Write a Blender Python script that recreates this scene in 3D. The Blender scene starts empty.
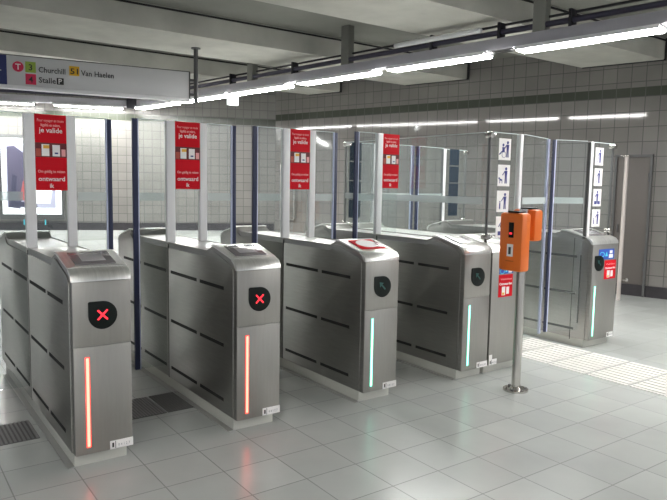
import bpy, bmesh, math, random
from mathutils import Vector, Matrix
random.seed(4)
C = bpy.context.scene.collection
PI = math.pi

# ------------------------------------------------------------------ camera, world, exposure
def make_camera():
    cd = bpy.data.cameras.new('camera'); cam = bpy.data.objects.new('camera', cd); C.objects.link(cam)
    tilt, roll, yaw = [math.radians(a) for a in (5.7587, 1.019, 35.867)]
    F = Vector((math.sin(yaw)*math.cos(tilt), math.cos(yaw)*math.cos(tilt), -math.sin(tilt)))
    R = Vector((math.cos(yaw), -math.sin(yaw), 0)); U = R.cross(F)
    R2 = R*math.cos(roll)+U*math.sin(roll); U2 = -R*math.sin(roll)+U*math.cos(roll)
    m = Matrix((R2, U2, -F)).transposed().to_4x4()
    m.translation = Vector((-.8021, -3.2979, 1.4422))
    cam.matrix_world = m
    cd.sensor_fit = 'HORIZONTAL'; cd.sensor_width = 36; cd.lens = 643.04/667*36
    cd.clip_start = .05; cd.clip_end = 200
    bpy.context.scene.camera = cam
make_camera()
W = bpy.data.worlds.new('world'); bpy.context.scene.world = W; W.use_nodes = True
W.node_tree.nodes['Background'].inputs[0].default_value = (.86, .9, 1, 1)
W.node_tree.nodes['Background'].inputs[1].default_value = .46
LAMP = 56.0
vs = bpy.context.scene.view_settings
vs.view_transform = 'Standard'; vs.look = 'None'; vs.gamma = 1; vs.use_curve_mapping = False; vs.exposure = 0.5

# ------------------------------------------------------------------ materials
def mat(name, col, rough=.5, metal=0., noise=None, bump=0., emit=0., nscale=(1, 1, 1), coat=0., spec=.5):
    m = bpy.data.materials.new(name); m.use_nodes = True; nt = m.node_tree; b = nt.nodes['Principled BSDF']
    b.inputs['Base Color'].default_value = (*col, 1); b.inputs['Roughness'].default_value = rough
    b.inputs['Metallic'].default_value = metal; b.inputs['Specular IOR Level'].default_value = spec
    if coat: b.inputs['Coat Weight'].default_value = coat
    if emit:
        b.inputs['Emission Color'].default_value = (*col, 1); b.inputs['Emission Strength'].default_value = emit
    if noise:
        sc, amt = noise
        tc = nt.nodes.new('ShaderNodeTexCoord'); mp = nt.nodes.new('ShaderNodeMapping'); mp.inputs['Scale'].default_value = nscale
        n = nt.nodes.new('ShaderNodeTexNoise'); n.inputs['Scale'].default_value = sc; n.inputs['Detail'].default_value = 5
        nt.links.new(tc.outputs['Object'], mp.inputs[0]); nt.links.new(mp.outputs[0], n.inputs[0])
        r = nt.nodes.new('ShaderNodeMapRange'); r.inputs[1].default_value = .3; r.inputs[2].default_value = .7
        r.inputs[3].default_value = 1-amt; r.inputs[4].default_value = 1+amt; nt.links.new(n.outputs[0], r.inputs[0])
        mx = nt.nodes.new('ShaderNodeMix'); mx.data_type = 'RGBA'; mx.blend_type = 'MULTIPLY'; mx.inputs[0].default_value = 1
        mx.inputs[6].default_value = (*col, 1); nt.links.new(r.outputs[0], mx.inputs[7]); nt.links.new(mx.outputs[2], b.inputs['Base Color'])
        r2 = nt.nodes.new('ShaderNodeMapRange'); r2.inputs[3].default_value = rough*(1-amt); r2.inputs[4].default_value = min(1, rough*(1+amt))
        nt.links.new(n.outputs[0], r2.inputs[0]); nt.links.new(r2.outputs[0], b.inputs['Roughness'])
        if bump:
            bp = nt.nodes.new('ShaderNodeBump'); bp.inputs['Strength'].default_value = bump; bp.inputs['Distance'].default_value = .004
            nt.links.new(n.outputs[0], bp.inputs['Height']); nt.links.new(bp.outputs[0], b.inputs['Normal'])
    return m

def tile_mat(name, col, joint, tw, th, jw, ox, oy, rough=.3, var=.06, plane='xy', band=None, bandcol=None, spec=.5, grime=.1):
    """square tile grid on object coordinates; band=(z0,z1) a coloured strip"""
    m = bpy.data.materials.new(name); m.use_nodes = True; nt = m.node_tree; b = nt.nodes['Principled BSDF']
    N = nt.nodes.new; L = nt.links.new
    tc = N('ShaderNodeTexCoord'); sp = N('ShaderNodeSeparateXYZ'); L(tc.outputs['Object'], sp.inputs[0])
    a = sp.outputs[0]; c = sp.outputs[1 if plane == 'xy' else 2]
    def M(op, x, y=None):
        n = N('ShaderNodeMath'); n.operation = op
        for i, v in enumerate((x, y)):
            if v is None: continue
            if isinstance(v, (int, float)): n.inputs[i].default_value = v
            else: L(v, n.inputs[i])
        return n.outputs[0]
    u = M('DIVIDE', M('SUBTRACT', a, ox), tw); v = M('DIVIDE', M('SUBTRACT', c, oy), th)
    def edge(t, w):
        f = M('FRACT', t); return M('LESS_THAN', M('MINIMUM', f, M('SUBTRACT', 1., f)), w)
    j = M('MAXIMUM', edge(u, jw/tw/2), edge(v, jw/th/2))
    cx = N('ShaderNodeCombineXYZ'); L(M('FLOOR', u), cx.inputs[0]); L(M('FLOOR', v), cx.inputs[1])
    wn = N('ShaderNodeTexWhiteNoise'); wn.noise_dimensions = '2D'; L(cx.outputs[0], wn.inputs[0])
    r = N('ShaderNodeMapRange'); r.inputs[3].default_value = 1-var; r.inputs[4].default_value = 1+var; L(wn.outputs[0], r.inputs[0])
    ns = N('ShaderNodeTexNoise'); ns.inputs['Scale'].default_value = 2.2; ns.inputs['Detail'].default_value = 6; L(tc.outputs['Object'], ns.inputs[0])
    r2 = N('ShaderNodeMapRange'); r2.inputs[1].default_value = .3; r2.inputs[2].default_value = .7
    r2.inputs[3].default_value = 1-grime; r2.inputs[4].default_value = 1+grime; L(ns.outputs[0], r2.inputs[0])
    k = M('MULTIPLY', r.outputs[0], r2.outputs[0])
    mx = N('ShaderNodeMix'); mx.data_type = 'RGBA'; mx.blend_type = 'MULTIPLY'; mx.inputs[0].default_value = 1
    mx.inputs[6].default_value = (*col, 1); L(k, mx.inputs[7])
    mj = N('ShaderNodeMix'); mj.data_type = 'RGBA'; L(j, mj.inputs[0]); L(mx.outputs[2], mj.inputs[6]); mj.inputs[7].default_value = (*joint, 1)
    out = mj.outputs[2]
    if band:
        g = M('MULTIPLY', M('GREATER_THAN', sp.outputs[2], band[0]), M('LESS_THAN', sp.outputs[2], band[1]))
        mb = N('ShaderNodeMix'); mb.data_type = 'RGBA'; L(g, mb.inputs[0]); L(out, mb.inputs[6]); mb.inputs[7].default_value = (*bandcol, 1)
        out = mb.outputs[2]
    L(out, b.inputs['Base Color'])
    b.inputs['Specular IOR Level'].default_value = spec
    rr = N('ShaderNodeMapRange'); rr.inputs[3].default_value = rough; rr.inputs[4].default_value = rough+.35; L(j, rr.inputs[0]); L(rr.outputs[0], b.inputs['Roughness'])
    bp = N('ShaderNodeBump'); bp.inputs['Strength'].default_value = .25; bp.inputs['Distance'].default_value = .002; bp.invert = True
    L(j, bp.inputs['Height']); L(bp.outputs[0], b.inputs['Normal'])
    return m

def glass_mat(name, tint, refl=1.0, milk=0.04):
    m = bpy.data.materials.new(name); m.use_nodes = True; nt = m.node_tree
    nt.nodes.remove(nt.nodes['Principled BSDF']); out = nt.nodes['Material Output']
    N = nt.nodes.new; L = nt.links.new
    t = N('ShaderNodeBsdfTransparent'); t.inputs[0].default_value = (*tint, 1)
    d = N('ShaderNodeBsdfDiffuse'); d.inputs[0].default_value = (.75, .8, .8, 1)
    a = N('ShaderNodeMixShader'); a.inputs[0].default_value = milk; L(t.outputs[0], a.inputs[1]); L(d.outputs[0], a.inputs[2])
    g = N('ShaderNodeBsdfGlossy'); g.inputs['Roughness'].default_value = .02
    lw_ = N('ShaderNodeLayerWeight'); lw_.inputs[0].default_value = .5
    pw = N('ShaderNodeMath'); pw.operation = 'POWER'; pw.inputs[1].default_value = 5; L(lw_.outputs['Facing'], pw.inputs[0])
    mu = N('ShaderNodeMath'); mu.operation = 'MULTIPLY_ADD'; mu.inputs[1].default_value = .9*refl; mu.inputs[2].default_value = .045*refl; L(pw.outputs[0], mu.inputs[0])
    s = N('ShaderNodeMixShader'); L(mu.outputs[0], s.inputs[0]); L(a.outputs[0], s.inputs[1]); L(g.outputs[0], s.inputs[2])
    L(s.outputs[0], out.inputs[0]); return m

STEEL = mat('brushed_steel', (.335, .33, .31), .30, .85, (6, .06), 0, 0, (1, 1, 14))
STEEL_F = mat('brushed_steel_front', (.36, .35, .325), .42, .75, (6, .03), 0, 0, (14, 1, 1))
STEEL_T = mat('steel_top_glare', (.78, .78, .76), .30, .8, (8, .08), 0, 0, (14, 1, 1))  # same steel made paler: overhead lamp glare put into the colour
PLINTH = mat('plinth_steel', (.58, .58, .53), .5, .1)
POLE = mat('pole_steel', (.55, .53, .50), .25, .95)
DARKGAP = mat('dark_gap', (.012, .012, .012), .7)
BLACK = mat('black_glass', (.006, .009, .008), .35, spec=.2)
READER = mat('reader_plate', (.27, .25, .26), .2, .5)
REDX = mat('red_led', (1, .03, .05), .5, emit=1.0)
GREENARR = mat('dim_green_led', (.02, .10, .09), .4)
LEDRED = mat('red_strip_core', (1, .13, .09), .5, emit=4.5)
LEDREDH = mat('red_strip_edge', (.9, .08, .06), .5, emit=.9)
LEDGREEN = mat('green_strip_core', (.30, 1, .72), .5, emit=2.3)
LEDGREENH = mat('green_strip_edge', (.2, .6, .45), .5, emit=.3)
WHITEP = mat('white_paint', (.78, .78, .79), .4)
NAVY = mat('navy_rubber', (.018, .026, .075), .45)
EDGE = mat('polished_glass_edge', (.70, .78, .78), .3)
NAVY2 = mat('pictogram_navy', (.03, .035, .2), .5)
LAV = mat('pale_edge', (.52, .56, .74), .35)
RED = mat('poster_red', (.60, .006, .016), .6, spec=.15)
REDD = mat('poster_dark_red', (.13, .012, .015), .5)
WHITE = mat('white_print', (.85, .83, .82), .5)
PINK = mat('pale_print', (.85, .40, .40), .5)
ORANGE = mat('orange_plastic', (.80, .17, .02), .38, 0, (5, .04))
BLUE = mat('sticker_blue', (.03, .09, .45), .5)
CYAN = mat('sticker_cyan', (.1, .65, .8), .5)
YEL = mat('card_yellow', (.8, .45, .05), .5)
CARD2 = mat('card_brown', (.45, .08, .05), .5)
GREEN = mat('line_green', (.30, .42, .06), .5)
YELLOW = mat('line_yellow', (.72, .42, .02), .5)
MAGENTA = mat('line_magenta', (.60, .02, .08), .5)
SIGNW = mat('sign_white', (.60, .60, .61), .5)
SIGNNAVY = mat('sign_navy', (.02, .03, .14), .5)
INK = mat('black_ink', (.03, .03, .03), .6)
GREYM = mat('dark_grey_metal', (.10, .10, .10), .5, .3)
TRUNK = mat('trunking_lilac_grey', (.42, .41, .45), .45, .1, (3, .05))
CABLE = mat('black_cable', (.015, .014, .02), .5)
VIOLET = mat('violet_grey_tube', (.05, .047, .075), .4, .2)
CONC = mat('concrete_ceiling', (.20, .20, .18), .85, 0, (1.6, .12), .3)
CONCS = mat('concrete_beam_lit', (.48, .475, .43), .85, 0, (2.2, .14), .3)  # paler than the slab: bounced light on the soffits put into the colour
GLASS = glass_mat('gate_glass', (.955, .975, .97), .6, .02)
FROST = glass_mat('frosted_strip', (.92, .94, .94), .4, .34)
TUBE = mat('lamp_diffuser', (1, .985, .96), .4, emit=LAMP)
BASEB = mat('dark_baseboard', (.035, .032, .036), .3, 0, (6, .2))
DOORM = mat('grey_door', (.10, .088, .08), .5)
STRIPM = mat('tactile_white', (.62, .61, .59), .5)
BACKBLUE = mat('sticker_back', (.012, .022, .035), .8, spec=.1)

# ------------------------------------------------------------------ mesh helpers
class MB:
    def __init__(s): s.bm = bmesh.new(); s.mats = []
    def mi(s, m):
        if m not in s.mats: s.mats.append(m)
        return s.mats.index(m)
    def _set(s, faces, m):
        i = s.mi(m)
        for f in faces: f.material_index = i
    def box(s, x0, x1, y0, y1, z0, z1, m, bev=0, M=None):
        r = bmesh.ops.create_cube(s.bm, size=1); vs_ = r['verts']
        for v in vs_:
            v.co = Vector(((x0+x1)/2+v.co.x*(x1-x0), (y0+y1)/2+v.co.y*(y1-y0), (z0+z1)/2+v.co.z*(z1-z0)))
            if M: v.co = M @ v.co
        fs = set(f for v in vs_ for f in v.link_faces); s._set(fs, m)
        if bev:
            es = list(set(e for f in fs for e in f.edges))
            rr = bmesh.ops.bevel(s.bm, geom=es, offset=bev, segments=2, affect='EDGES', profile=.5)
            s._set(rr['faces'], m)
        return s
    def prism(s, pts, axis, a0, a1, m, M=None, bev=0):
        """pts 2-D polygon in the two other axes (order x,y,z without axis), extruded a0..a1"""
        def mk(p, a):
            if axis == 'x': c = (a, p[0], p[1])
            elif axis == 'y': c = (p[0], a, p[1])
            else: c = (p[0], p[1], a)
            c = Vector(c); return M @ c if M else c
        A = [s.bm.verts.new(mk(p, a0)) for p in pts]; B = [s.bm.verts.new(mk(p, a1)) for p in pts]
        fs = [s.bm.faces.new(A), s.bm.faces.new(B[::-1])]
        n = len(pts)
        for i in range(n): fs.append(s.bm.faces.new((A[i], B[i], B[(i+1) % n], A[(i+1) % n])))
        s._set(fs, m)
        if bev:
            es = list(set(list(fs[0].edges)+list(fs[1].edges)))
            rr = bmesh.ops.bevel(s.bm, geom=es, offset=bev, segments=2, affect='EDGES', profile=.5); s._set(rr['faces'], m)
        return s
    def tube(s, p0, p1, r, m, seg=16, r2=None):
        p0, p1 = Vector(p0), Vector(p1); d = p1-p0; q = d.to_track_quat('Z', 'Y').to_matrix().to_4x4(); q.translation = (p0+p1)/2
        rr = bmesh.ops.create_cone(s.bm, cap_ends=True, segments=seg, radius1=r, radius2=r if r2 is None else r2, depth=d.length, matrix=q)
        s._set(set(f for v in rr['verts'] for f in v.link_faces), m); return s
    def sphere(s, c, r, m, sc=(1, 1, 1)):
        rr = bmesh.ops.create_uvsphere(s.bm, u_segments=16, v_segments=10, radius=r)
        for v in rr['verts']: v.co = Vector((v.co.x*sc[0]+c[0], v.co.y*sc[1]+c[1], v.co.z*sc[2]+c[2]))
        s._set(set(f for v in rr['verts'] for f in v.link_faces), m); return s
    def build(s, name, parent=None, smooth=True, loc=None):
        bmesh.ops.recalc_face_normals(s.bm, faces=s.bm.faces)
        me = bpy.data.meshes.new(name); s.bm.to_mesh(me); s.bm.free()
        for m in s.mats: me.materials.append(m)
        if smooth:
            me.shade_smooth(); me.set_sharp_from_angle(angle=math.radians(35))
        o = bpy.data.objects.new(name, me); C.objects.link(o)
        if parent: o.parent = parent
        if loc: o.location = loc
        return o

def tag(o, label=None, cat=None, group=None, kind=None):
    if label: o['label'] = label
    if cat: o['category'] = cat
    if group: o['group'] = group
    if kind: o['kind'] = kind
    return o
def empty(name, loc, label, cat, group=None, rz=0):
    o = bpy.data.objects.new(name, None); C.objects.link(o); o.location = loc; o.rotation_euler = (0, 0, rz)
    o.empty_display_size = .1
    return tag(o, label, cat, group)
def struct(o): o['kind'] = 'structure'; return o

def text_verts(txt, size, extrude=.0006, bold=0):
    cu = bpy.data.curves.new('txt', 'FONT'); cu.body = txt; cu.size = size; cu.extrude = extrude; cu.offset = bold
    cu.align_x = 'LEFT'; cu.align_y = 'BOTTOM_BASELINE'; cu.resolution_u = 2
    ob = bpy.data.objects.new('txt', cu); C.objects.link(ob)
    dg = bpy.context.evaluated_depsgraph_get(); dg.update()
    me = bpy.data.meshes.new_from_object(ob.evaluated_get(dg))
    bpy.data.objects.remove(ob); bpy.data.curves.remove(cu)
    return me
def add_text(mb, txt, x, z, y, size, m, width=None, align='c', bold=0, M=None):
    """text standing in the xz plane facing -Y"""
    me = text_verts(txt, size, bold=bold)
    xs = [v.co.x for v in me.vertices]
    if not xs: return
    w = max(xs)-min(xs); k = 1 if width is None else width/w
    off = -min(xs)*k - (w*k/2 if align == 'c' else 0)
    vv = []
    for v in me.vertices:
        c = Vector((x+off+v.co.x*k, y-v.co.z, z+v.co.y)); vv.append(mb.bm.verts.new(M @ c if M else c))
    i = mb.mi(m)
    for p in me.polygons:
        try:
            f = mb.bm.faces.new([vv[q] for q in p.vertices]); f.material_index = i
        except ValueError: pass
    bpy.data.meshes.remove(me)

# ------------------------------------------------------------------ setting
FLOOR = tile_mat('floor_tiles', (.46, .48, .465), (.17, .18, .17), .3033, .2966, .0055, 1.4963, -.7679, rough=.25, var=.05, spec=.9, grime=.06)
T = math.radians(15)
wn = Vector((math.cos(T), math.sin(T), 0)); wd = Vector((-math.sin(T), math.cos(T), 0))
K = Vector((5.91, 8.05, 0)); ld = Vector((-.92, .391, 0)).normalized()

# floor: flat through the gates, a gentle ramp up to the far wall
mb = MB()
Y0, Y1 = 4.6, 7.2
R = [(-12, -12, 0), (12, -12, 0), (12, Y0, 0), (-12, Y0, 0)]
v = [mb.bm.verts.new(p) for p in R+[(12, Y1, .5), (-12, Y1, .5), (12, 22, .5), (-12, 22, .5)]]
i = mb.mi(FLOOR)
for q in ((0, 1, 2, 3), (3, 2, 4, 5), (5, 4, 6, 7)):
    f = mb.bm.faces.new([v[k] for k in q]); f.material_index = i
rr = bmesh.ops.extrude_face_region(mb.bm, geom=list(mb.bm.faces))
for e in rr['geom']:
    if isinstance(e, bmesh.types.BMVert): e.co.z -= .3
fl = struct(mb.build('floor', smooth=False))

def wall(name, origin, direction, length, z0, z1, m, thick=.25, side=1, parent=None, u0=0):
    """local x along the wall, y depth behind it"""
    ang = math.atan2(direction.y, direction.x)
    mb = MB(); mb.box(u0, length, 0 if side > 0 else -thick, thick if side > 0 else 0, z0, z1, m)
    o = mb.build(name, parent, smooth=False); o.location = origin; o.rotation_euler = (0, 0, ang); return struct(o)
WALL_R = tile_mat('right_wall_tiles', (.18, .172, .16), (.05, .05, .045), .187, .2, .009, 0, .1, .06, .05, 'xz', (2.705, 2.825), (.062, .068, .055), .5, .06)
WALL_L = tile_mat('left_wall_tiles', (.21, .205, .19), (.09, .088, .083), .16, .16, .010, 0, .02, .25, .05, 'xz', (2.60, 2.73), (.06, .068, .052), .5, .06)
PW = K - wd*14
wall('wall_right', PW, wd, 14.0, 0, 3.6, WALL_R, side=-1)
wall('wall_left', K, ld, 13, 0, 3.6, WALL_L, side=-1)
wall('baseboard_right', PW - wn*.0, wd, 13.95, 0.0, .155, BASEB, thick=.02, side=1)
wall('baseboard_left', K - Vector((0, 0, 0)), ld, 13, .5, .645, BASEB, thick=.02, side=1, u0=.02)

# ceiling slab and its beams
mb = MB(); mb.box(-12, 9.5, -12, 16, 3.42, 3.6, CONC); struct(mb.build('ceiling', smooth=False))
def wall_x(y): return (7.7921-.02 - wn.y*y)/wn.x
for n, (y0, y1) in enumerate([(1.18, 2.2), (3.93, 5.04), (6.42, 7.15), (8.3, 9.0), (-1.6, -.6), (-4.4, -3.4)]):
    mb = MB()
    xr0, xr1 = (wall_x(y0), wall_x(y1)) if y0 < 8 else (5.4, 3.9)
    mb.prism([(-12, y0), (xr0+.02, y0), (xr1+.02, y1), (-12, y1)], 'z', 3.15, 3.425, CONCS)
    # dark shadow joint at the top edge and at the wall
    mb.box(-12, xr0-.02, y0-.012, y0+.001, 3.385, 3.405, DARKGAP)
    if y0 < 8:
        a = Vector((xr0, y0, 0)); b = Vector((xr1, y1, 0)); dd = (b-a)
        ang = math.atan2(dd.y, dd.x); M = Matrix.Translation((a.x, a.y, 0)) @ Matrix.Rotation(ang, 4, 'Z')
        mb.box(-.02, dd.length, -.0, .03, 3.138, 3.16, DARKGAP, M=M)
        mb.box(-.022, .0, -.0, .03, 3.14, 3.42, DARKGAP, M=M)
    struct(mb.build('trim_%d' % (n+1), smooth=False))

# door in the right wall
def on_wall(u, off=0):  # point on the right wall from its distance along wd measured from the foot at y=1.29
    return Vector((7.44, 1.36, 0)) + wd*u - wn*off
base = Vector((7.7921*wn.x, 7.7921*wn.y, 0))   # foot of the perpendicular
def wallpt(y, off=0):
    x = (7.7921-wn.y*y)/wn.x; return Vector((x, y, 0)) - wn*off
dp = wallpt(1.27)
ang = math.atan2(wd.y, wd.x)
door = MB()
door.box(0, .42, .005, .03, .16, 1.89, DOORM, .004)
door.box(-.03, .0, .0, .05, 0, 1.92, GREYM); door.box(.42, .45, 0, .05, 0, 1.92, GREYM); door.box(-.03, .45, 0, .05, 1.89, 1.925, GREYM)
d1 = struct(door.build('door_1')); d1.location = dp; d1.rotation_euler = (0, 0, ang)
for zz in (1.62, .42):
    h = MB(); h.tube((.0, .045, zz-.06), (.0, .045, zz+.06), .012, GREYM, 10); h.build('hinge', d1)
h = MB(); h.box(.36, .375, .03, .045, .86, .98, GREYM, .003); h.build('door_handle', d1)

# tactile guidance strip: white ribbed tiles
t0 = Vector((4.385, -.02)); 
for n in range(9):
    yy = .93-.353*n
    mb = MB(); x0 = 3.70; x1 = 4.36
    mb.box(x0, x1, yy-.33, yy, .0, .004, STRIPM)
    for k in range(9):
        xx = x0+.05+k*.07; mb.box(xx-.018, xx+.018, yy-.325, yy-.005, .004, .009, STRIPM, .002)
    o = mb.build('tactile_paving_tile'); 
    places = ['furthest inside the wide gate passage', 'in the wide gate passage, second from its inner end', 'in the wide gate passage beside the gate front', 'just in front of the wide gate passage', 'second in front of the wide gate passage', 'third in front of the wide gate passage', 'fourth from the wide gate at the right edge', 'fifth from the wide gate past the right edge', 'last of the row out past the right edge']
    tag(o, 'white ribbed tactile floor tile '+places[n], 'floor tile', 'tactile tiles through the wide gate')

# metal foot grates on the floor of the narrow lanes
def grate(x0, x1, y0, y1, label, nx, ny, bars, mm=None):
    mb = MB(); mb.box(x0, x1, y0, y1, .0, .002, GREYM)
    if bars:
        for k in range(nx):
            xx = x0+(k+.5)*(x1-x0)/nx; mb.box(xx-.006, xx+.006, y0, y1, .002, .006, mm or POLE)
    else:
        for a in range(nx):
            for b in range(ny):
                xx = x0+(a+.5)*(x1-x0)/nx; yy = y0+(b+.5)*(y1-y0)/ny
                mb.box(xx-.006, xx+.006, yy-.006, yy+.006, .002, .005, mm or POLE)
    return tag(mb.build('floor_grate', smooth=False), label, 'floor grate', 'metal grates set in the gate lanes')
GRD = mat('grate_stud', (.27, .26, .26), .5, .2)
grate(.40, .66, .48, .84, 'studded square metal grate on the floor between first and second gates, lighter left one', 14, 18, False, GRD)
grate(.67, .88, .48, .84, 'darker studded metal grate against the foot of the second gate from the left', 11, 18, False, mat('grate_dark', (.16, .155, .15), .5, .4))
grate(-.44, -.08, .48, .80, 'ribbed metal grate on the floor left of the first gate', 16, 1, True, mat('grate_rib', (.22, .215, .22), .5, .2))

# ------------------------------------------------------------------ fare gates
Lg = 2.06      # rear end of a gate, local y
def side_profile(inset=0.):
    z = lambda a: a-inset
    return [(-.06+inset, .072+inset*.4), (-.06+inset, .945-inset*.6), (-.052+inset, .975-inset*.8), (-.03+inset*.7, z(.995)), (.0+inset*.3, z(1.008)),
            (.22, z(1.066)), (.265, z(1.066)), (.33, z(1.022))]
def full_profile():
    p = side_profile(); q = [(2.0-y, z) for y, z in p[::-1]]
    return p+q
def arrow(mb, cx, cz, y, s, m):
    # up-left arrow
    M = Matrix.Translation((cx, 0, cz)) @ Matrix.Rotation(math.radians(45), 4, 'Y')
    mb.box(-.07*s, .07*s, y-.001, y, -.012*s, .012*s, m, M=M)
    mb.prism([(-.10*s, 0), (-.03*s, -.05*s), (-.03*s, .05*s)], 'y', y-.001, y, m, M=M)

def drop_shape(cx, cz, r, n=20):
    # round disc with a square top-left corner
    pts = [(cx-r, cz+r*.92), (cx-r*.92, cz+r)]
    for k in range(n+1):
        a = PI/2 - k/n*1.5*PI; pts.append((cx+r*math.cos(a), cz+r*math.sin(a)))
    return pts

def poster(parent, x0, x1, y, z0, z1, name='information_poster'):
    w = x1-x0; h = z1-z0; cx = (x0+x1)/2
    mb = MB(); mb.box(x0, x1, y-.006, y, z0, z1, RED)
    yy = y-.0065
    mb.box(x0, x1, y-.0068, y-.006, z0+.44*h, z0+.63*h, REDD)
    p = mb.build(name, parent, smooth=False); p['label'] = 'red poster reading je valide and ontwaard ik'
    t = MB()
    add_text(t, 'Pour voyager en toute', cx, z0+.905*h, yy, .024, PINK, w*.84, bold=0)
    add_text(t, 'légalité en métro,', cx, z0+.845*h, yy, .024, PINK, w*.62, bold=.0004)
    add_text(t, 'je valide', cx, z0+.765*h, yy, .042, WHITE, w*.74, bold=.0004)
    add_text(t, 'Om geldig te reizen', cx, z0+.235*h, yy, .024, PINK, w*.86, bold=.0004)
    add_text(t, 'ontwaard', cx, z0+.125*h, yy, .040, WHITE, w*.84, bold=.0004)
    add_text(t, 'ik', cx, z0+.035*h, yy, .038, WHITE, w*.13, bold=.0004)
    t.build('lettering', p, smooth=False)
    for a, b, c, d, m1, m2 in ((.02, .17, .45, .55, CARD2, CARD2), (.2, .44, .455, .61, WHITE, YEL), (.54, .78, .455, .605, WHITE, WHITE), (.83, .96, .455, .55, PINK, WHITE)):
        cb = MB(); cb.box(x0+a*w, x0+b*w, y-.008, y-.0068, z0+c*h, z0+d*h, m1)
        if m2 is YEL: cb.box(x0+(a+.05)*w, x0+b*w, y-.0085, y-.008, z0+(d-.055)*h, z0+(d-.012)*h, YEL)
        elif m1 is WHITE: cb.box(x0+(a+.07)*w, x0+(b-.06)*w, y-.0085, y-.008, z0+(c+.03)*h, z0+(c+.05)*h, NAVY2)
        cb.build('printed_card', p, smooth=False)
    return p

def red_sticker(parent, cx, z0, z1, y, w):
    h = z1-z0; mb = MB(); mb.box(cx-w/2, cx+w/2, y-.002, y, z0, z1, RED)
    s = mb.build('red_sticker', parent, smooth=False); s['label'] = 'red sticker with white text and two ticket pictures'
    t = MB(); add_text(t, 'Validez', cx+.003, z0+.76*h, y-.0025, .02, PINK, w*.8); add_text(t, 'Ontwaarden', cx, z0+.54*h, y-.0025, .026, WHITE, w*.9, bold=.0006)
    t.box(cx-w*.26, cx-w*.02, y-.003, y-.002, z0+.08*h, z0+.46*h, WHITE); t.box(cx+w*.06, cx+w*.26, y-.003, y-.002, z0+.12*h, z0+.44*h, WHITE)
    t.box(cx-w*.24, cx-w*.08, y-.0035, y-.003, z0+.1*h, z0+.2*h, YEL)
    t.build('lettering', s, smooth=False)
def blue_sticker(parent, x0, x1, z0, z1, y):
    mb = MB(); mb.box(x0, x1, y-.002, y, z0, z1, BLUE); s = mb.build('blue_sticker', parent, smooth=False); s['label'] = 'blue sticker with cyan and white signs'
    w = x1-x0; h = z1-z0; t = MB()
    cx = x0+w*.2
    for k in range(12):
        a = 2*PI*k/12; b = 2*PI*(k+.8)/12
        t.tube((cx+.022*math.cos(a)*w/.15, y-.003, z0+h*.5+.02*math.sin(a)), (cx+.022*math.cos(b)*w/.15, y-.003, z0+h*.5+.02*math.sin(b)), .003, CYAN, 6)
    t.prism([(x0+w*.40, z0+h*.3), (x0+w*.58, z0+h*.3), (x0+w*.5, z0+h*.75)], 'y', y-.003, y-.002, CYAN)
    t.box(x0+w*.66, x0+w*.92, y-.003, y-.002, z0+h*.12, z0+h*.48, WHITE); t.box(x0+w*.70, x0+w*.88, y-.003, y-.002, z0+h*.56, z0+h*.85, WHITE)
    t.build('printed_signs', s, smooth=False)

def figure(mb, cx, z0, s, y, m, kind):
    """little pictogram people; s = figure height"""
    def person(px, lean=0, h=1.):
        k = s*h
        mb.tube((px+lean*.25, y-.0012, z0+k*.90), (px+lean*.25, y, z0+k*.90), k*.095, m, 12)
        mb.prism([(px-k*.13+lean*.1, z0+k*.78), (px+k*.13+lean*.1, z0+k*.78), (px+k*.09, z0+k*.42), (px-k*.09, z0+k*.42)], 'y', y-.001, y, m)
        mb.prism([(px-k*.09, z0+k*.43), (px-k*.005, z0+k*.43), (px-k*.02, z0), (px-k*.10, z0)], 'y', y-.001, y, m)
        mb.prism([(px+k*.09, z0+k*.43), (px+k*.005, z0+k*.43), (px+k*.03, z0), (px+k*.11, z0)], 'y', y-.001, y, m)
        mb.prism([(px-k*.12, z0+k*.78), (px-k*.12, z0+k*.68), (px-k*.30, z0+k*.48), (px-k*.34, z0+k*.52)], 'y', y-.001, y, m)
    if kind == 'wheelchair':
        person(cx+.03, h=1)
        k = s
        mb.tube((cx-.022, y-.0012, z0+k*.74), (cx-.022, y, z0+k*.74), k*.09, m, 12)
        mb.prism([(cx-.035, z0+k*.62), (cx-.008, z0+k*.62), (cx-.004, z0+k*.3), (cx-.03, z0+k*.3)], 'y', y-.001, y, m)
        mb.prism([(cx-.03, z0+k*.42), (cx-.03, z0+k*.32), (cx-.062, z0+k*.12), (cx-.07, z0+k*.18)], 'y', y-.001, y, m)
        for q in range(14):
            a = 2*PI*q/14; b = 2*PI*(q+1)/14; r = k*.19
            mb.tube((cx-.012+r*math.cos(a), y-.001, z0+k*.16+r*math.sin(a)), (cx-.012+r*math.cos(b), y-.001, z0+k*.16+r*math.sin(b)), .0016, m, 5)
    elif kind == 'dog':
        person(cx+.022)
        mb.prism([(cx-.055, z0+s*.3), (cx-.02, z0+s*.25), (cx-.02, z0+s*.15), (cx-.05, z0+s*.17)], 'y', y-.001, y, m)
        for q in (-.05, -.024): mb.box(cx+q, cx+q+.006, y-.001, y, z0, z0+s*.2, m)
        mb.box(cx-.064, cx-.048, y-.001, y, z0+s*.26, z0+s*.36, m)
    elif kind == 'child':
        person(cx+.022)
        k = s*.5; px = cx-.035
        mb.tube((px, y-.0012, z0+k*.9), (px, y, z0+k*.9), k*.11, m, 10)
        mb.prism([(px-k*.12, z0+k*.75), (px+k*.1, z0+k*.75), (px+k*.1, z0), (px-k*.12, z0)], 'y', y-.001, y, m)
    elif kind == 'luggage':
        person(cx, h=1); mb.box(cx-.045, cx-.012, y-.0012, y, z0-.004, z0+s*.22, m); mb.box(cx+.014, cx+.045, y-.0012, y, z0-.004, z0+s*.22, m)
    else:
        person(cx+.01)
        mb.tube((cx-.035, y-.001, z0), (cx-.012, y-.001, z0+s*.5), .002, m, 5)

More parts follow.
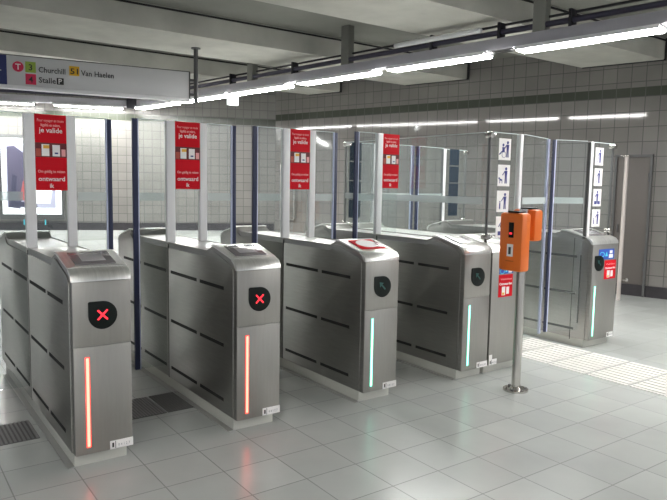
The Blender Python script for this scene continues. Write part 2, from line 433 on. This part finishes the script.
def pictogram_panel(parent, xs, zs, y, kinds, back=False, w=.14, h=.166):
    for z1, kd in zip(zs, kinds):
        mb = MB(); mb.box(xs, xs+w, y-.002, y, z1-h, z1, BACKBLUE if back else WHITE); o = mb.build('pictogram', parent, smooth=False)
        if back: o['label'] = 'dark back of a pictogram sticker'; continue
        f = MB(); figure(f, xs+w/2, z1-h+.022, h*.76, y-.0022, NAVY2, kd); f.build('pictogram_figure', o, smooth=False)

def leaf(parent, hinge, tip, z0, z1, strip=True, bar='navy'):
    """glass door leaf from the hinge (x,y) to the tip, with a coloured strip on its free edge"""
    hx, hy = hinge; tx, ty = tip
    d = Vector((tx-hx, ty-hy, 0)); Ln = d.length; M = Matrix.Translation((hx, hy, 0)) @ Matrix.Rotation(math.atan2(d.y, d.x), 4, 'Z')
    g = MB(); g.box(.004, Ln-.03, -.005, .005, z0, z1, GLASS, M=M)
    o = g.build('glass_leaf', parent, smooth=False)
    if strip:
        s = MB(); s.box(.01, Ln-.03, -.0065, -.0055, 1.315, 1.37, FROST, M=M); s.build('frosted_band', o, smooth=False)
    e = MB(); e.box(.004, Ln-.03, -.0052, .0052, z1, z1+.004, EDGE, M=M); e.build('polished_edge', o, smooth=False)
    b = MB(); b.box(Ln-(.030 if bar == 'navy' else .018), Ln, -.009, .009, z0, z1, NAVY, .002, M=M)
    a, c = (Ln-.038, Ln-.030)
    b.box(a-(.0 if bar == 'navy' else -.008), c+(.012 if bar == 'pale' else 0), -.0095, .0095, z0, z1, LAV, M=M)
    if bar == 'pale': b.box(Ln-.006, Ln+.001, -.0096, -.009, z0, z1, LAV, M=M)
    b.build('edge_strip', o)
    return o

def make_gate(x0, W_, label, state, leaves, zt=1.86, wide=False, y_off=0, poster_on=True, posts='LR', seam=True, sticker=False, plain_top=False):
    root = empty('fare_gate', (x0, y_off, 0), label, 'ticket gate', 'stainless steel ticket gates in a row')
    # body
    b = MB(); b.prism(full_profile(), 'x', .004, W_-.004, STEEL, bev=.009); b.build('body', root)
    # inset foot
    p = MB(); p.box(.012, W_-.02, -.012, 1.98, .0, .073, PLINTH, .003); p.box(-.02 if not wide else 0, .012, -.02, 1.9, 0, .005, mat('trim', (.42, .42, .41), .4, .4)); p.build('plinth', root)
    # rounded bright nose and sloping lid of both heads
    for end in (0, 1):
        nose = [(-.063, .95), (-.06, .975), (-.038, .999), (.0, 1.012), (.0, 1.0), (-.03, .985), (-.05, .95)]
        lid = [(.0, 1.008), (.0, 1.014), (.22, 1.072), (.27, 1.070), (.265, 1.06), (.22, 1.06)]
        f = (lambda q: q) if end == 0 else (lambda q: [(2.0-a, c) for a, c in q])
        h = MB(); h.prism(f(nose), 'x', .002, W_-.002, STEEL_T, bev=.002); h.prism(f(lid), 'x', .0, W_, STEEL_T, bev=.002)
        h.build('head_lid', root)
    # card reader plate on the slope
    sl = math.atan2(.058, .22)
    M = Matrix.Translation((0, .11, 1.0435)) @ Matrix.Rotation(sl, 4, 'X')
    r = MB(); r.box(W_*.16, W_*.84, -.085, .085, .0, .006, READER if not sticker else RED, .002, M=M)
    rd = r.build('card_reader', root)
    if 'joined' in label or 'plain' in label: rd.data.materials[0] = STEEL_T
    if sticker:
        rd['label'] = 'reader plate under a red and white round sticker'
        k = MB()
        q = [(W_*.5+W_*.27*math.cos(a*PI/12), .07*math.sin(a*PI/12)) for a in range(24)]
        k.prism(q, 'z', .006, .0075, WHITE, M=M); k.prism([(W_*.62, -.07), (W_*.84, -.07), (W_*.84, .06)], 'z', .0062, .008, READER, M=M); k.build('round_sticker', rd, smooth=False)
    else:
        k = MB(); k.box(W_*(.3 if 'joined' not in label and 'plain' not in label else .58), W_*.7, -.05, .055, .006, .008, mat('reader_window', (.5, .48, .5), .15, .3), .001, M=M); k.build('reader_window', rd)
    # front panels
    zs = .622
    yf = -.066
    if seam:
        f = MB(); f.box(.006, W_-.006, yf, -.058, zs+.004, .948, STEEL_F, .003); f.build('upper_front_panel', root)
        f = MB(); f.box(.006, W_-.006, yf, -.058, .074, zs, STEEL_F, .003); f.build('lower_front_panel', root)
    else:
        f = MB(); f.box(.006, W_-.006, yf, -.058, .074, .948, STEEL_F, .003); f.build('front_panel', root)
    f = MB(); f.box(.006, W_-.006, 2.058, 2.066, .074, .948, STEEL_F, .003); f.build('rear_panel', root)
    # status display
    cx = .150 if not wide else (.11 if state != 'none' else .2)
    if state != 'none':
        d = MB(); d.prism(drop_shape(cx, .778, .071), 'y', yf-.007, yf, BLACK, bev=.001); dd = d.build('status_display', root)
        s = MB()
        if state == 'red':
            for a in (45, -45):
                M = Matrix.Translation((cx-.002, 0, .78)) @ Matrix.Rotation(math.radians(a), 4, 'Y'); s.box(-.034, .034, yf-.009, yf-.007, -.0042, .0042, REDX, M=M)
            s.build('red_cross', dd); dd['label'] = 'black display with a lit red cross'
        else:
            arrow(s, cx, .78, yf-.007, .42, GREENARR); s.build('arrow_symbol', dd); dd['label'] = 'black display with a dim arrow'
        # light strip
        m1, m2 = (LEDRED, LEDREDH) if state == 'red' else (LEDGREEN, LEDGREENH)
        lx = .062 if not wide else .055
        l = MB(); l.box(lx-.003, lx+.021, yf-.002, yf, .108, .573, m2, .001); l.box(lx+.002, lx+.016, yf-.004, yf-.002, .113, .568, m1, .001)
        lo = l.build('light_strip', root); lo['label'] = 'lit red light strip' if state == 'red' else 'lit pale green light strip'
    # number plate low on the front
    px0, px1 = (W_-.122, W_-.004) if not wide else (W_-.12, W_-.02)
    if state == 'none': px0, px1 = .01, .10
    n = MB(); n.box(px0, px1, yf-.003, yf, .075, .118, WHITE)
    n.box(px0+.010, px0+.020, yf-.0035, yf-.003, .084, .108, INK); n.box(px0+.026, px0+.029, yf-.0035, yf-.003, .078, .115, INK)
    if state == 'none': n.box(px0, px0+.035, yf-.003, yf, .118, .155, WHITE)
    add_text(n, 'FARE GATE' if False else '0 4 1 2 7', (px0+px1)/2+.012, .086, yf-.0035, .02, mat('plate_ink', (.3, .3, .32), .6), .06)
    n.build('number_plate', root, smooth=False)
    # side panels with slots: front and rear module on each side
    for sx in (-1, 1):
        xa = 0 if sx < 0 else W_
        x_in, x_out = (xa-.003*0+.004, xa-.003) if sx < 0 else (xa-.004, xa+.003)
        pf = side_profile(.03)
        jy = .945 if not wide else .945
        top = pf[-1][1]
        poly = [pf[0]]+pf[1:]+[(jy-.006, 1.022-.03-.0), (jy-.006, .084)]
        poly2 = [(2.0-a, c) for a, c in [pf[0]]+pf[1:]] + [(jy+.006, .992), (jy+.006, .084)]
        for q, spans in ((poly, ((.085, .42), (.47, .90))), (poly2, ((.985, 1.43), (1.50, 1.90)))):
            m_ = MB(); m_.prism(q, 'x', min(x_in, x_out), max(x_in, x_out), STEEL, bev=.001)
            for zz in (.831, .492, .161):
                for a, c in spans:
                    m_.box(min(x_out, x_out+sx*.001), max(x_out, x_out+sx*.001), a, c, zz-.0105, zz+.0105, DARKGAP)
            m_.build('side_panel', root)
        g = MB(); g.box(min(xa, xa+sx*.002), max(xa, xa+sx*.002), jy-.005, jy+.005, .078, 1.018, DARKGAP); g.build('panel_joint', root, smooth=False)
    # rails of the trough top
    t = MB(); t.box(.006, W_-.006, .335, 1.665, 1.018, 1.026, STEEL_T, .002); t.build('top_cover', root)
    # posts and poster on the gate line
    Yp = .98-y_off
    if 'L' in posts:
        m_ = MB(); m_.box(.0, .060, Yp-.02, Yp+.02, 1.026, zt, WHITEP, .004); m_.build('white_post', root)
    if 'R' in posts:
        m_ = MB(); m_.box(.243, .303 if W_ > .31 else W_, Yp-.02, Yp+.02, 1.026, zt, WHITEP, .004); m_.build('white_post', root)
    if poster_on:
        g = MB(); g.box(.060, .243, Yp-.004, Yp+.004, 1.026, zt-.005, GLASS); g.build('glass_pane', root, smooth=False)
        poster(root, .061, .2425, Yp-.012, zt-.463, zt-.002)
    for h, t in leaves: leaf(root, (h[0]-x0, h[1]-y_off), (t[0]-x0, t[1]-y_off), .16, zt-.003)
    return root

def X0(i): return (-.03, .861, 1.79, 2.722)[i]
WG = .297
Yg = .98
g1 = make_gate(X0(0), WG, 'leftmost steel ticket gate with red cross and red light strip', 'red',
               [((X0(0)+WG, Yg), (.494, Yg)), ((X0(0), Yg), (-.26, Yg))], zt=1.842)
g2 = make_gate(X0(1), WG, 'steel ticket gate with red cross, second from the left', 'red',
               [((X0(1), Yg), (.632, Yg)), ((X0(1)+WG, Yg), (1.392, Yg))], zt=1.86)
g3 = make_gate(X0(2), WG, 'middle steel ticket gate with pale green strip and red round sticker on its reader', 'green',
               [((X0(2), Yg), (1.535, Yg)), ((X0(2)+WG, Yg), (2.308, Yg))], sticker=True, zt=1.868)
g4 = make_gate(X0(3), WG, 'steel ticket gate with green strip, joined to the plain gate behind the orange box', 'green',
               [((X0(3), Yg), (2.492, Yg))], posts='L', zt=1.888)

# wide gate pair: plain cabinet joined to the fourth gate, and the far right cabinet
def wide_extras(root, x0, W_, mirror, zt):
    """pictogram screen across each end of the cabinet top, clamp poles, white posts and the long pane"""
    def mx(a, b): return (a, b) if not mirror else (W_-b, W_-a)
    for ye, back in ((.03, False), (1.85, True)):
        a, b = mx(-.015, W_)
        g = MB(); g.box(min(a, b)+.02, max(a, b)-.03, ye-.005, ye+.005, 1.04, 1.865, GLASS); gs = g.build('glass_screen', root, smooth=False)
        g = MB(); g.box(min(a, b)+.02, max(a, b)-.03, ye-.0052, ye+.0052, 1.865, 1.870, EDGE); g.build('polished_edge', gs, smooth=False)
        # white post on the lane side
        a, b = mx(W_-.050, W_-.012)
        m_ = MB(); m_.box(a, b, ye-.02, ye+.02, 1.0, 1.87, WHITEP, .004); a, b = mx(W_-.012, W_-.002); m_.box(a, b, ye-.015, ye+.015, 1.0, 1.865, GREYM); m_.build('white_post', root)
        # clamp pole on the outer side
        a, b = mx(.022, .042); c = (a+b)/2
        m_ = MB(); m_.box(c-.006, c+.006, ye-.008, ye+.012, 1.0, 1.865, GREYM, .002)
        m_.build('clamp_pole', root)
        for zc in (1.845, 1.065):
            k = MB(); k.tube((c-.002, ye-.03, zc), (c-.002, ye+.03, zc), .022, POLE, 16); k.tube((c-.02, ye-.018, zc), (c+.04 if not mirror else c-.04, ye-.018, zc), .012, POLE, 12); k.build('glass_clamp', root)
w1 = make_gate(3.025, .42, 'plain wide steel gate cabinet behind the orange ticket box, red sticker on its front', 'none', [], wide=True, poster_on=False, posts='', seam=False)
wide_extras(w1, 3.025, .42, False, 1.8)
pictogram_panel(w1, .128, (1.825, 1.623, 1.423, 1.222), .022, ('wheelchair', 'dog', 'child', 'luggage'))
pictogram_panel(w1, .066, (1.868, 1.675, 1.485, 1.300), 1.842, ('a', 'b', 'c', 'd'), back=True, w=.15, h=.18)
red_sticker(w1, .168, .600, .775, -.066, .165); blue_sticker(w1, .09, .25, .782, .825, -.066)
leaf(w1, (.44, .035), (4.005-3.025, .19), .16, 1.87, bar='pale'); leaf(w1, (.44, 1.85), (.44+.45, 1.80), .16, 1.87)
g = MB(); g.box(.006, .014, .06, 1.82, 1.03, 1.86, GLASS); lp = g.build('long_glass_pane', w1, smooth=False)
s = MB(); s.box(.0055, .0145, .06, 1.82, 1.86, 1.865, EDGE); s.build('polished_edge', lp, smooth=False)
s = MB(); s.box(.004, .005, .06, 1.82, 1.315, 1.37, FROST); s.build('frosted_band', lp, smooth=False)

w2 = make_gate(4.44, .42, 'far right wide steel gate with white pictogram screen, blue and red stickers', 'green', [], wide=True, y_off=.055, poster_on=False, posts='', seam=False)
wide_extras(w2, 4.44, .42, True, 1.8)
pictogram_panel(w2, .095, (1.822, 1.636, 1.450, 1.264), .022, ('walk', 'walk', 'luggage', 'child'), w=.125, h=.158)
pictogram_panel(w2, .07, (1.868, 1.675, 1.485, 1.300), 1.80, ('a', 'b', 'c', 'd'), back=True, w=.15, h=.18)
red_sticker(w2, .292, .625, .80, -.066, .185); blue_sticker(w2, .10, .345, .81, .905, -.066)
leaf(w2, (-.02, .03), (4.085-4.44, .15), .16, 1.87, bar='pale'); leaf(w2, (-.02, 1.80), (-.47, 1.76), .16, 1.87)
g = MB(); g.box(-.0045, -.003, .115, .122, .058, 1.0, DARKGAP); g.box(-.0045, -.003, .04, .052, .22, .85, DARKGAP); g.build('side_gap', w2, smooth=False)

# ------------------------------------------------------------------ pole with the orange validators
px_, py_ = 2.91, -.427
p = empty('validator_pole', (px_, py_, 0), 'slim round steel pole carrying the orange ticket boxes', 'pole')
m_ = MB(); m_.tube((0, 0, .012), (0, 0, 1.30), .031, POLE, 24); m_.build('tube', p)
m_ = MB(); m_.tube((0, 0, 0), (0, 0, .012), .088, POLE, 32); m_.tube((0, 0, .012), (0, 0, .03), .045, POLE, 24, .033); b0 = m_.build('base_flange', p)
for k in range(6):
    a = k*PI/3+.3; q = MB(); q.tube((.068*math.cos(a), .068*math.sin(a), .012), (.068*math.cos(a), .068*math.sin(a), .024), .011, GREYM if k % 2 else POLE, 6); q.build('bolt', b0)
def validator(x0, x1, y0, y1, z0, z1, label, front):
    r = empty('ticket_validator', ((x0+x1)/2, (y0+y1)/2, z0), label, 'ticket validator', 'orange ticket validators on the pole')
    hx, hy, H = (x1-x0)/2, (y1-y0)/2, z1-z0
    c = MB(); c.box(-hx, hx, -hy, hy, 0, H, ORANGE, .020); hs = c.build('housing', r)
    q = MB(); q.box(-hx*.7, hx*.9, -hy*.55, hy*.45, H-.001, H+.012, BLACK, .005); q.build('ticket_slot', r)
    if front:
        q = MB(); q.box(-hx-.003, -hx+.002, -.028, .014, H-.17, H-.065, BLACK, .001); sc = q.build('display_window', r)
        q = MB(); q.box(-hx-.005, -hx-.003, -.016, .004, H-.147, H-.135, REDX); q.build('red_indicator', sc)
        q = MB(); q.box(-hx-.003, -hx, -.028, .022, H-.30, H-.215, WHITE); l = q.build('white_sticker', r, smooth=False)
        q = MB(); q.box(-hx-.004, -hx-.003, -.012, .008, H-.285, H-.235, INK); q.build('sticker_drawing', l, smooth=False)
        q = MB(); q.box(-hx-.002, -hx, -.035, .03, H-.335, H-.328, mat('moulded_line', (.5, .1, .01), .5)); q.build('moulded_line', r)
        q = MB(); q.tube((-hx*.2, hy-.004, H-.1), (-hx*.2, hy+.018, H-.1), .012, GREYM, 10); q.build('lock', r)
    return r
validator(2.768, 2.866, -.53, -.335, .872, 1.275, 'large orange ticket validator box with black display on the steel pole', True)
validator(2.945, 3.035, -.50, -.30, 1.075, 1.297, 'shorter orange box behind the large orange validator on the pole', False)

# slim pole near the far door
sp = empty('slim_post', (7.166, 1.292, 0), 'slim pale metal post standing before the grey door at far right', 'post')
m_ = MB(); m_.tube((0, 0, 0), (0, 0, 1.88), .026, mat('pale_post', (.55, .50, .47), .4, .3), 16); m_.build('tube', sp)
m_ = MB(); m_.box(-.06, .06, -.05, .05, 1.88, 1.89, POLE, .002); m_.build('cap_plate', sp)
m_ = MB(); m_.tube((.02, -.02, .27), (.09, -.05, .27), .012, POLE, 8); m_.tube((.09, -.05, .25), (.09, -.05, .29), .022, POLE, 12); m_.build('side_peg', sp)

# ------------------------------------------------------------------ light track along the hall
A = Vector((4.691, -.381, 0)); u = Vector((-.144, .99, 0)).normalized()
def track(origin, direction, s0, s1, name, label):
    r = empty(name, (origin.x, origin.y, 2.8), label, 'lighting track', rz=math.atan2(direction.y, direction.x))
    b = MB(); b.box(s0, s1, -.06, .06, .03, .145, TRUNK, .008); b.build('trunking', r)
    b = MB(); b.tube((s0, .02, .205), (s1, .02, .205), .028, VIOLET, 14); b.build('violet_tube', r)
    b = MB(); b.tube((s0, -.03, .285), (s1, -.03, .285), .013, CABLE, 8); b.build('cable', r)
    return r
tr = track(A, u, -7.5, 9.2, 'lighting_track', 'long suspended lamp track running from top right into the hall')
def clip(par, s):
    b = MB(); b.box(s-.015, s+.015, -.045, .065, .14, .30, CABLE, .003); b.build('clip', par)
for s in (-2.2, -.2, .8, 1.55, 2.4, 4.75, 6.2, 7.78): clip(tr, s)
for s in (5.72, 3.75, 1.12, -2.4, -5.2):
    b = MB(); b.box(s-.065, s+.065, -.05, .05, .14, .63, GREYM if False else CONC, .004); b.build('hanger', tr)
b = MB(); b.box(1.38, 1.68, -.05, .05, .018, .034, GREYM, .002); b.box(1.43, 1.63, -.035, .035, .012, .02, DARKGAP); b.build('junction_cover', tr)
b = MB(); b.tube((1.75, .075, .25), (2.9, .075, .25), .028, WHITEP, 12); b.build('white_conduit', tr)
r2 = (Vector((1.158, 9.60, 0))-Vector((3.34, 8.86, 0))); r2n = r2.normalized()
T2 = Vector((3.34, 8.86, 0))
tr2 = track(T2, r2n, .16, 9, 'lighting_track', 'suspended lamp track along the far left wall behind the line sign')
b = MB(); b.box(-.02, .16, -.10, .10, .0, .35, CABLE, .01); b.build('corner_box', tr2)

def fixture(origin, direction, s0, s1, label, z=2.8):
    mid = origin+direction*((s0+s1)/2); L2 = (s1-s0)/2
    r = empty('ceiling_lamp', (mid.x, mid.y, z), label, 'fluorescent lamp', 'fluorescent lamps hung under the tracks', math.atan2(direction.y, direction.x))
    b = MB(); b.box(-L2, L2, -.088, .088, .010, .03, WHITEP, .004); b.build('housing', r)
    # rounded opal diffuser
    b = MB(); b.box(-L2+.012, L2-.012, -.086, .086, -.016, .008, TUBE, .002); b.build('diffuser', r)
    for sy in (-1, 1):
        b = MB(); b.box(-L2, L2, sy*.091-.003, sy*.091+.003, -.006, .03, WHITEP); b.build('side_rail', r)
    return r
labs = ['nearest and largest lit fluorescent lamp at the top right', 'lit fluorescent lamp second from the right on the long track', 'lit fluorescent lamp third from the right, above the fourth gate',
        'lit fluorescent lamp fourth from the right, right of the small exit light', 'lit fluorescent lamp on the long track above the small exit light', 'lit fluorescent lamp at the far end of the long track beside the line sign']
for (s0, s1), lb in zip([(0.0, 1.34), (1.70, 3.02), (3.24, 4.62), (4.87, 6.22), (6.30, 7.68), (7.88, 9.2)], labs): fixture(A, u, s0, s1, lb)
for s in (-1.7, -3.4, -5.1, -6.8): fixture(A, u, s, s+1.4, 'lit fluorescent lamp on the long track past the right edge of the picture')
for (s0, s1), lb in zip([(.22, 1.42), (1.75, 3.1), (3.5, 4.9), (5.2, 6.6)], ['lit fluorescent lamp below the line sign, right of the two', 'lit fluorescent lamp at the left edge below the line sign', 'lit fluorescent lamp past the left edge of the picture', 'lit fluorescent lamp past the left edge of the picture']):
    fixture(T2, r2n, s0, s1, lb)
# second track with lamps, added out of view to light the hall
tr3 = track(Vector((-1.6, -6, 0)), Vector((0, 1, 0)), -4, 6.0, 'lighting_track', 'added unseen lamp track behind and left of the viewer')
for s in (-3.5, -1.5, .5, 2.5): fixture(Vector((-1.6, -6, 0)), Vector((0, 1, 0)), s, s+1.4, 'added unseen lamp behind and left of the viewer')

# narrow metal frame on the right wall by the corner
fa, fb = wallpt(7.5), wallpt(7.86)
fr = empty('wall_frame', (fa.x, fa.y, 0), 'narrow upright grey metal frame on the tiled wall near the far corner', 'wall frame', rz=ang)
wF = (fb-fa).length
b = MB(); b.tube((0, .05, .75), (0, .05, 1.85), .02, POLE, 10); b.tube((wF, .05, .75), (wF, .05, 1.85), .02, POLE, 10); b.tube((-.02, .05, .75), (wF+.02, .05, .75), .02, POLE, 10)
b.build('frame_bars', fr)
for xx in (0, wF):
    for zz in (.8, 1.8): k = MB(); k.tube((xx, 0, zz), (xx, .05, zz), .012, GREYM, 8); k.build('bracket', fr)

# small lit box under the track
q = A+u*6.22
ex = empty('exit_light', (q.x, q.y, 2.635), 'small glowing white emergency light box under the long track', 'emergency light', rz=math.atan2(u.y, u.x)-PI/2)
b = MB(); b.box(-.085, .085, -.03, .03, 0, .13, mat('exit_glow', (.95, 1, 1), .5, emit=1.6), .006); b.build('lit_box', ex)
b = MB(); b.box(-.01, .01, -.01, .01, .13, .15, WHITEP); b.build('bracket', ex)

# ------------------------------------------------------------------ hanging line sign
sg = empty('line_sign', (2.56, 4.543, 0), 'white hanging tram line sign reading Churchill, Stalle and Van Haelen', 'hanging sign', rz=math.radians(-9.1155))
b = MB(); b.box(-3.2, 0, .0, .09, 2.505, 2.835, SIGNW, .004); b.build('sign_panel', sg)
b = MB(); b.box(-3.2, .012, -.004, .094, 2.832, 2.842, GREYM); b.box(-.003, .014, -.004, .094, 2.5, 2.84, GREYM); b.box(-3.2, .01, -.012, .10, 2.465, 2.506, WHITEP, .003); b.build('sign_frame', sg)
b = MB(); b.box(-3.2, -2.063, -.003, 0, 2.506, 2.831, SIGNNAVY); nv = b.build('navy_panel', sg, smooth=False)
b = MB(); b.prism([(-2.22, 2.62), (-2.22, 2.70), (-2.115, 2.66)], 'y', -.005, -.003, WHITE); b.build('white_arrow', nv, smooth=False)
def badge(label, x0, x1, z0, z1, m, txt, tm, size, tx, tz, w=None):
    b = MB()
    if txt == 'T': b.tube(((x0+x1)/2, -.003, (z0+z1)/2), ((x0+x1)/2, 0, (z0+z1)/2), (x1-x0)/2, m, 28)
    else: b.box(x0, x1, -.003, 0, z0, z1, m)
    o = b.build('line_badge', sg, smooth=False); o['label'] = label
    t = MB(); add_text(t, txt, tx, tz, -.0035, size, tm, w, bold=.0015); t.build('badge_number', o, smooth=False)
badge('round red badge with a white T', -2.006, -1.89, 2.657, 2.773, MAGENTA, 'T', WHITE, .09, -1.948, 2.683)
badge('green square badge', -1.875, -1.765, 2.66, 2.78, GREEN, '3', INK, .095, -1.82, 2.685)
badge('red square badge', -1.875, -1.765, 2.525, 2.645, MAGENTA, '4', INK, .095, -1.82, 2.55)
badge('yellow square badge', -1.41, -1.30, 2.665, 2.775, YELLOW, '51', INK, .09, -1.355, 2.685, .085)
badge('black parking badge', -1.547, -1.472, 2.55, 2.625, INK, 'P', WHITE, .08, -1.51, 2.56)
for tx_, x_, z_, w_ in (('Churchill', -1.737, 2.672, .285), ('Stalle', -1.737, 2.556, .18), ('Van Haelen', -1.282, 2.675, .37)):
    t = MB(); add_text(t, tx_, x_, z_, -.0035, .088, INK, w_, 'l', bold=.001); t.build('destination_name', sg, smooth=False)
for dx in (.10, -3.1):
    b = MB(); b.tube((dx, .045, 2.47), (dx, .045, 3.15), .028, GREYM if dx > 0 else GREYM, 16)
    b.tube((dx, .045, 3.135), (dx, .045, 3.152), .06, GREYM, 16); hp = b.build('hanging_pole', sg)
    if dx > 0:
        for zz in (2.56, 2.74):
            k = MB(); k.box(.0, dx, .03, .06, zz-.015, zz+.015, GREYM, .003); k.build('bracket', hp)

# ------------------------------------------------------------------ lit advertising case on the far left wall
ln = Vector((-ld.y, ld.x, 0))
if ln.y > 0: ln = -ln
def lw(uu, off): return K+ld*uu+ln*off
aang = math.atan2(-ld.y, -ld.x)
s_r = (Vector((2.18, 9.635, 0))-K).length; s_l = (Vector((1.24, 10.035, 0))-K).length
o_ = lw(s_l, .02)
ad = empty('advertising_case', (o_.x, o_.y, 0), 'glowing framed advertising case on the far left wall behind the first gate', 'advertising case', rz=aang)
wA = s_l-s_r
b = MB()
b.box(-.05, wA+.05, -.06, .0, .70, 2.27, GREYM, .01); b.build('frame', ad)
b = MB(); b.box(0, wA, -.066, -.058, .80, 2.20, mat('ad_glow', (.95, .97, 1),   .5, emit=.85)); sc = b.build('lit_panel', ad, smooth=False)
random.seed(7)
am = [mat('ad_tint_%d' % k, c,   .5, emit=.06) for k, c in enumerate([(.05, .05, .10), (.10, .09, .15), (.5, .12, .12), (.04, .04, .08)])]
b = MB()
b.prism([(.10, .93), (.30, .90), (.36, 1.30), (.44, 1.52), (.40, 1.92), (.22, 2.06), (.10, 2.04)], 'y', -.069, -.066, am[1])
b.prism([(.14, 1.05), (.22, 1.0), (.26, 1.5), (.18, 1.55)], 'y', -.071, -.069, am[0])
b.prism([(.30, 1.1), (.38, 1.05), (.46, 1.4), (.36, 1.42)], 'y', -.072, -.070, am[2])
b.prism([(.48, 1.3), (.62, 1.25), (.68, 1.75), (.55, 1.8)], 'y', -.071, -.069, am[3])
b.box(.08, wA-.10, -.0665, -.066, .92, 2.08, mat('ad_ground', (.42, .42, .55), .5, emit=.35))
b.prism([(wA-.62, 1.0), (wA-.2, 1.0), (wA-.16, 1.25), (wA-.3, 1.5), (wA-.52, 1.45), (wA-.66, 1.2)], 'y', -.070, -.0665, mat('ad_white', (.9, .9, .9), .5, emit=.8))
b.prism([(.12, .94), (.60, .94), (.56, 1.02), (.14, 1.04)], 'y', -.070, -.066, am[0])
b.build('printed_shapes', sc, smooth=False)
b = MB(); b.tube((.35, -.03, .60), (.35, -.03, .70), .012, CYAN, 8); b.tube((wA-.3, -.03, .60), (wA-.3, -.03, .70), .012, CYAN, 8); b.build('cable_stub', ad)
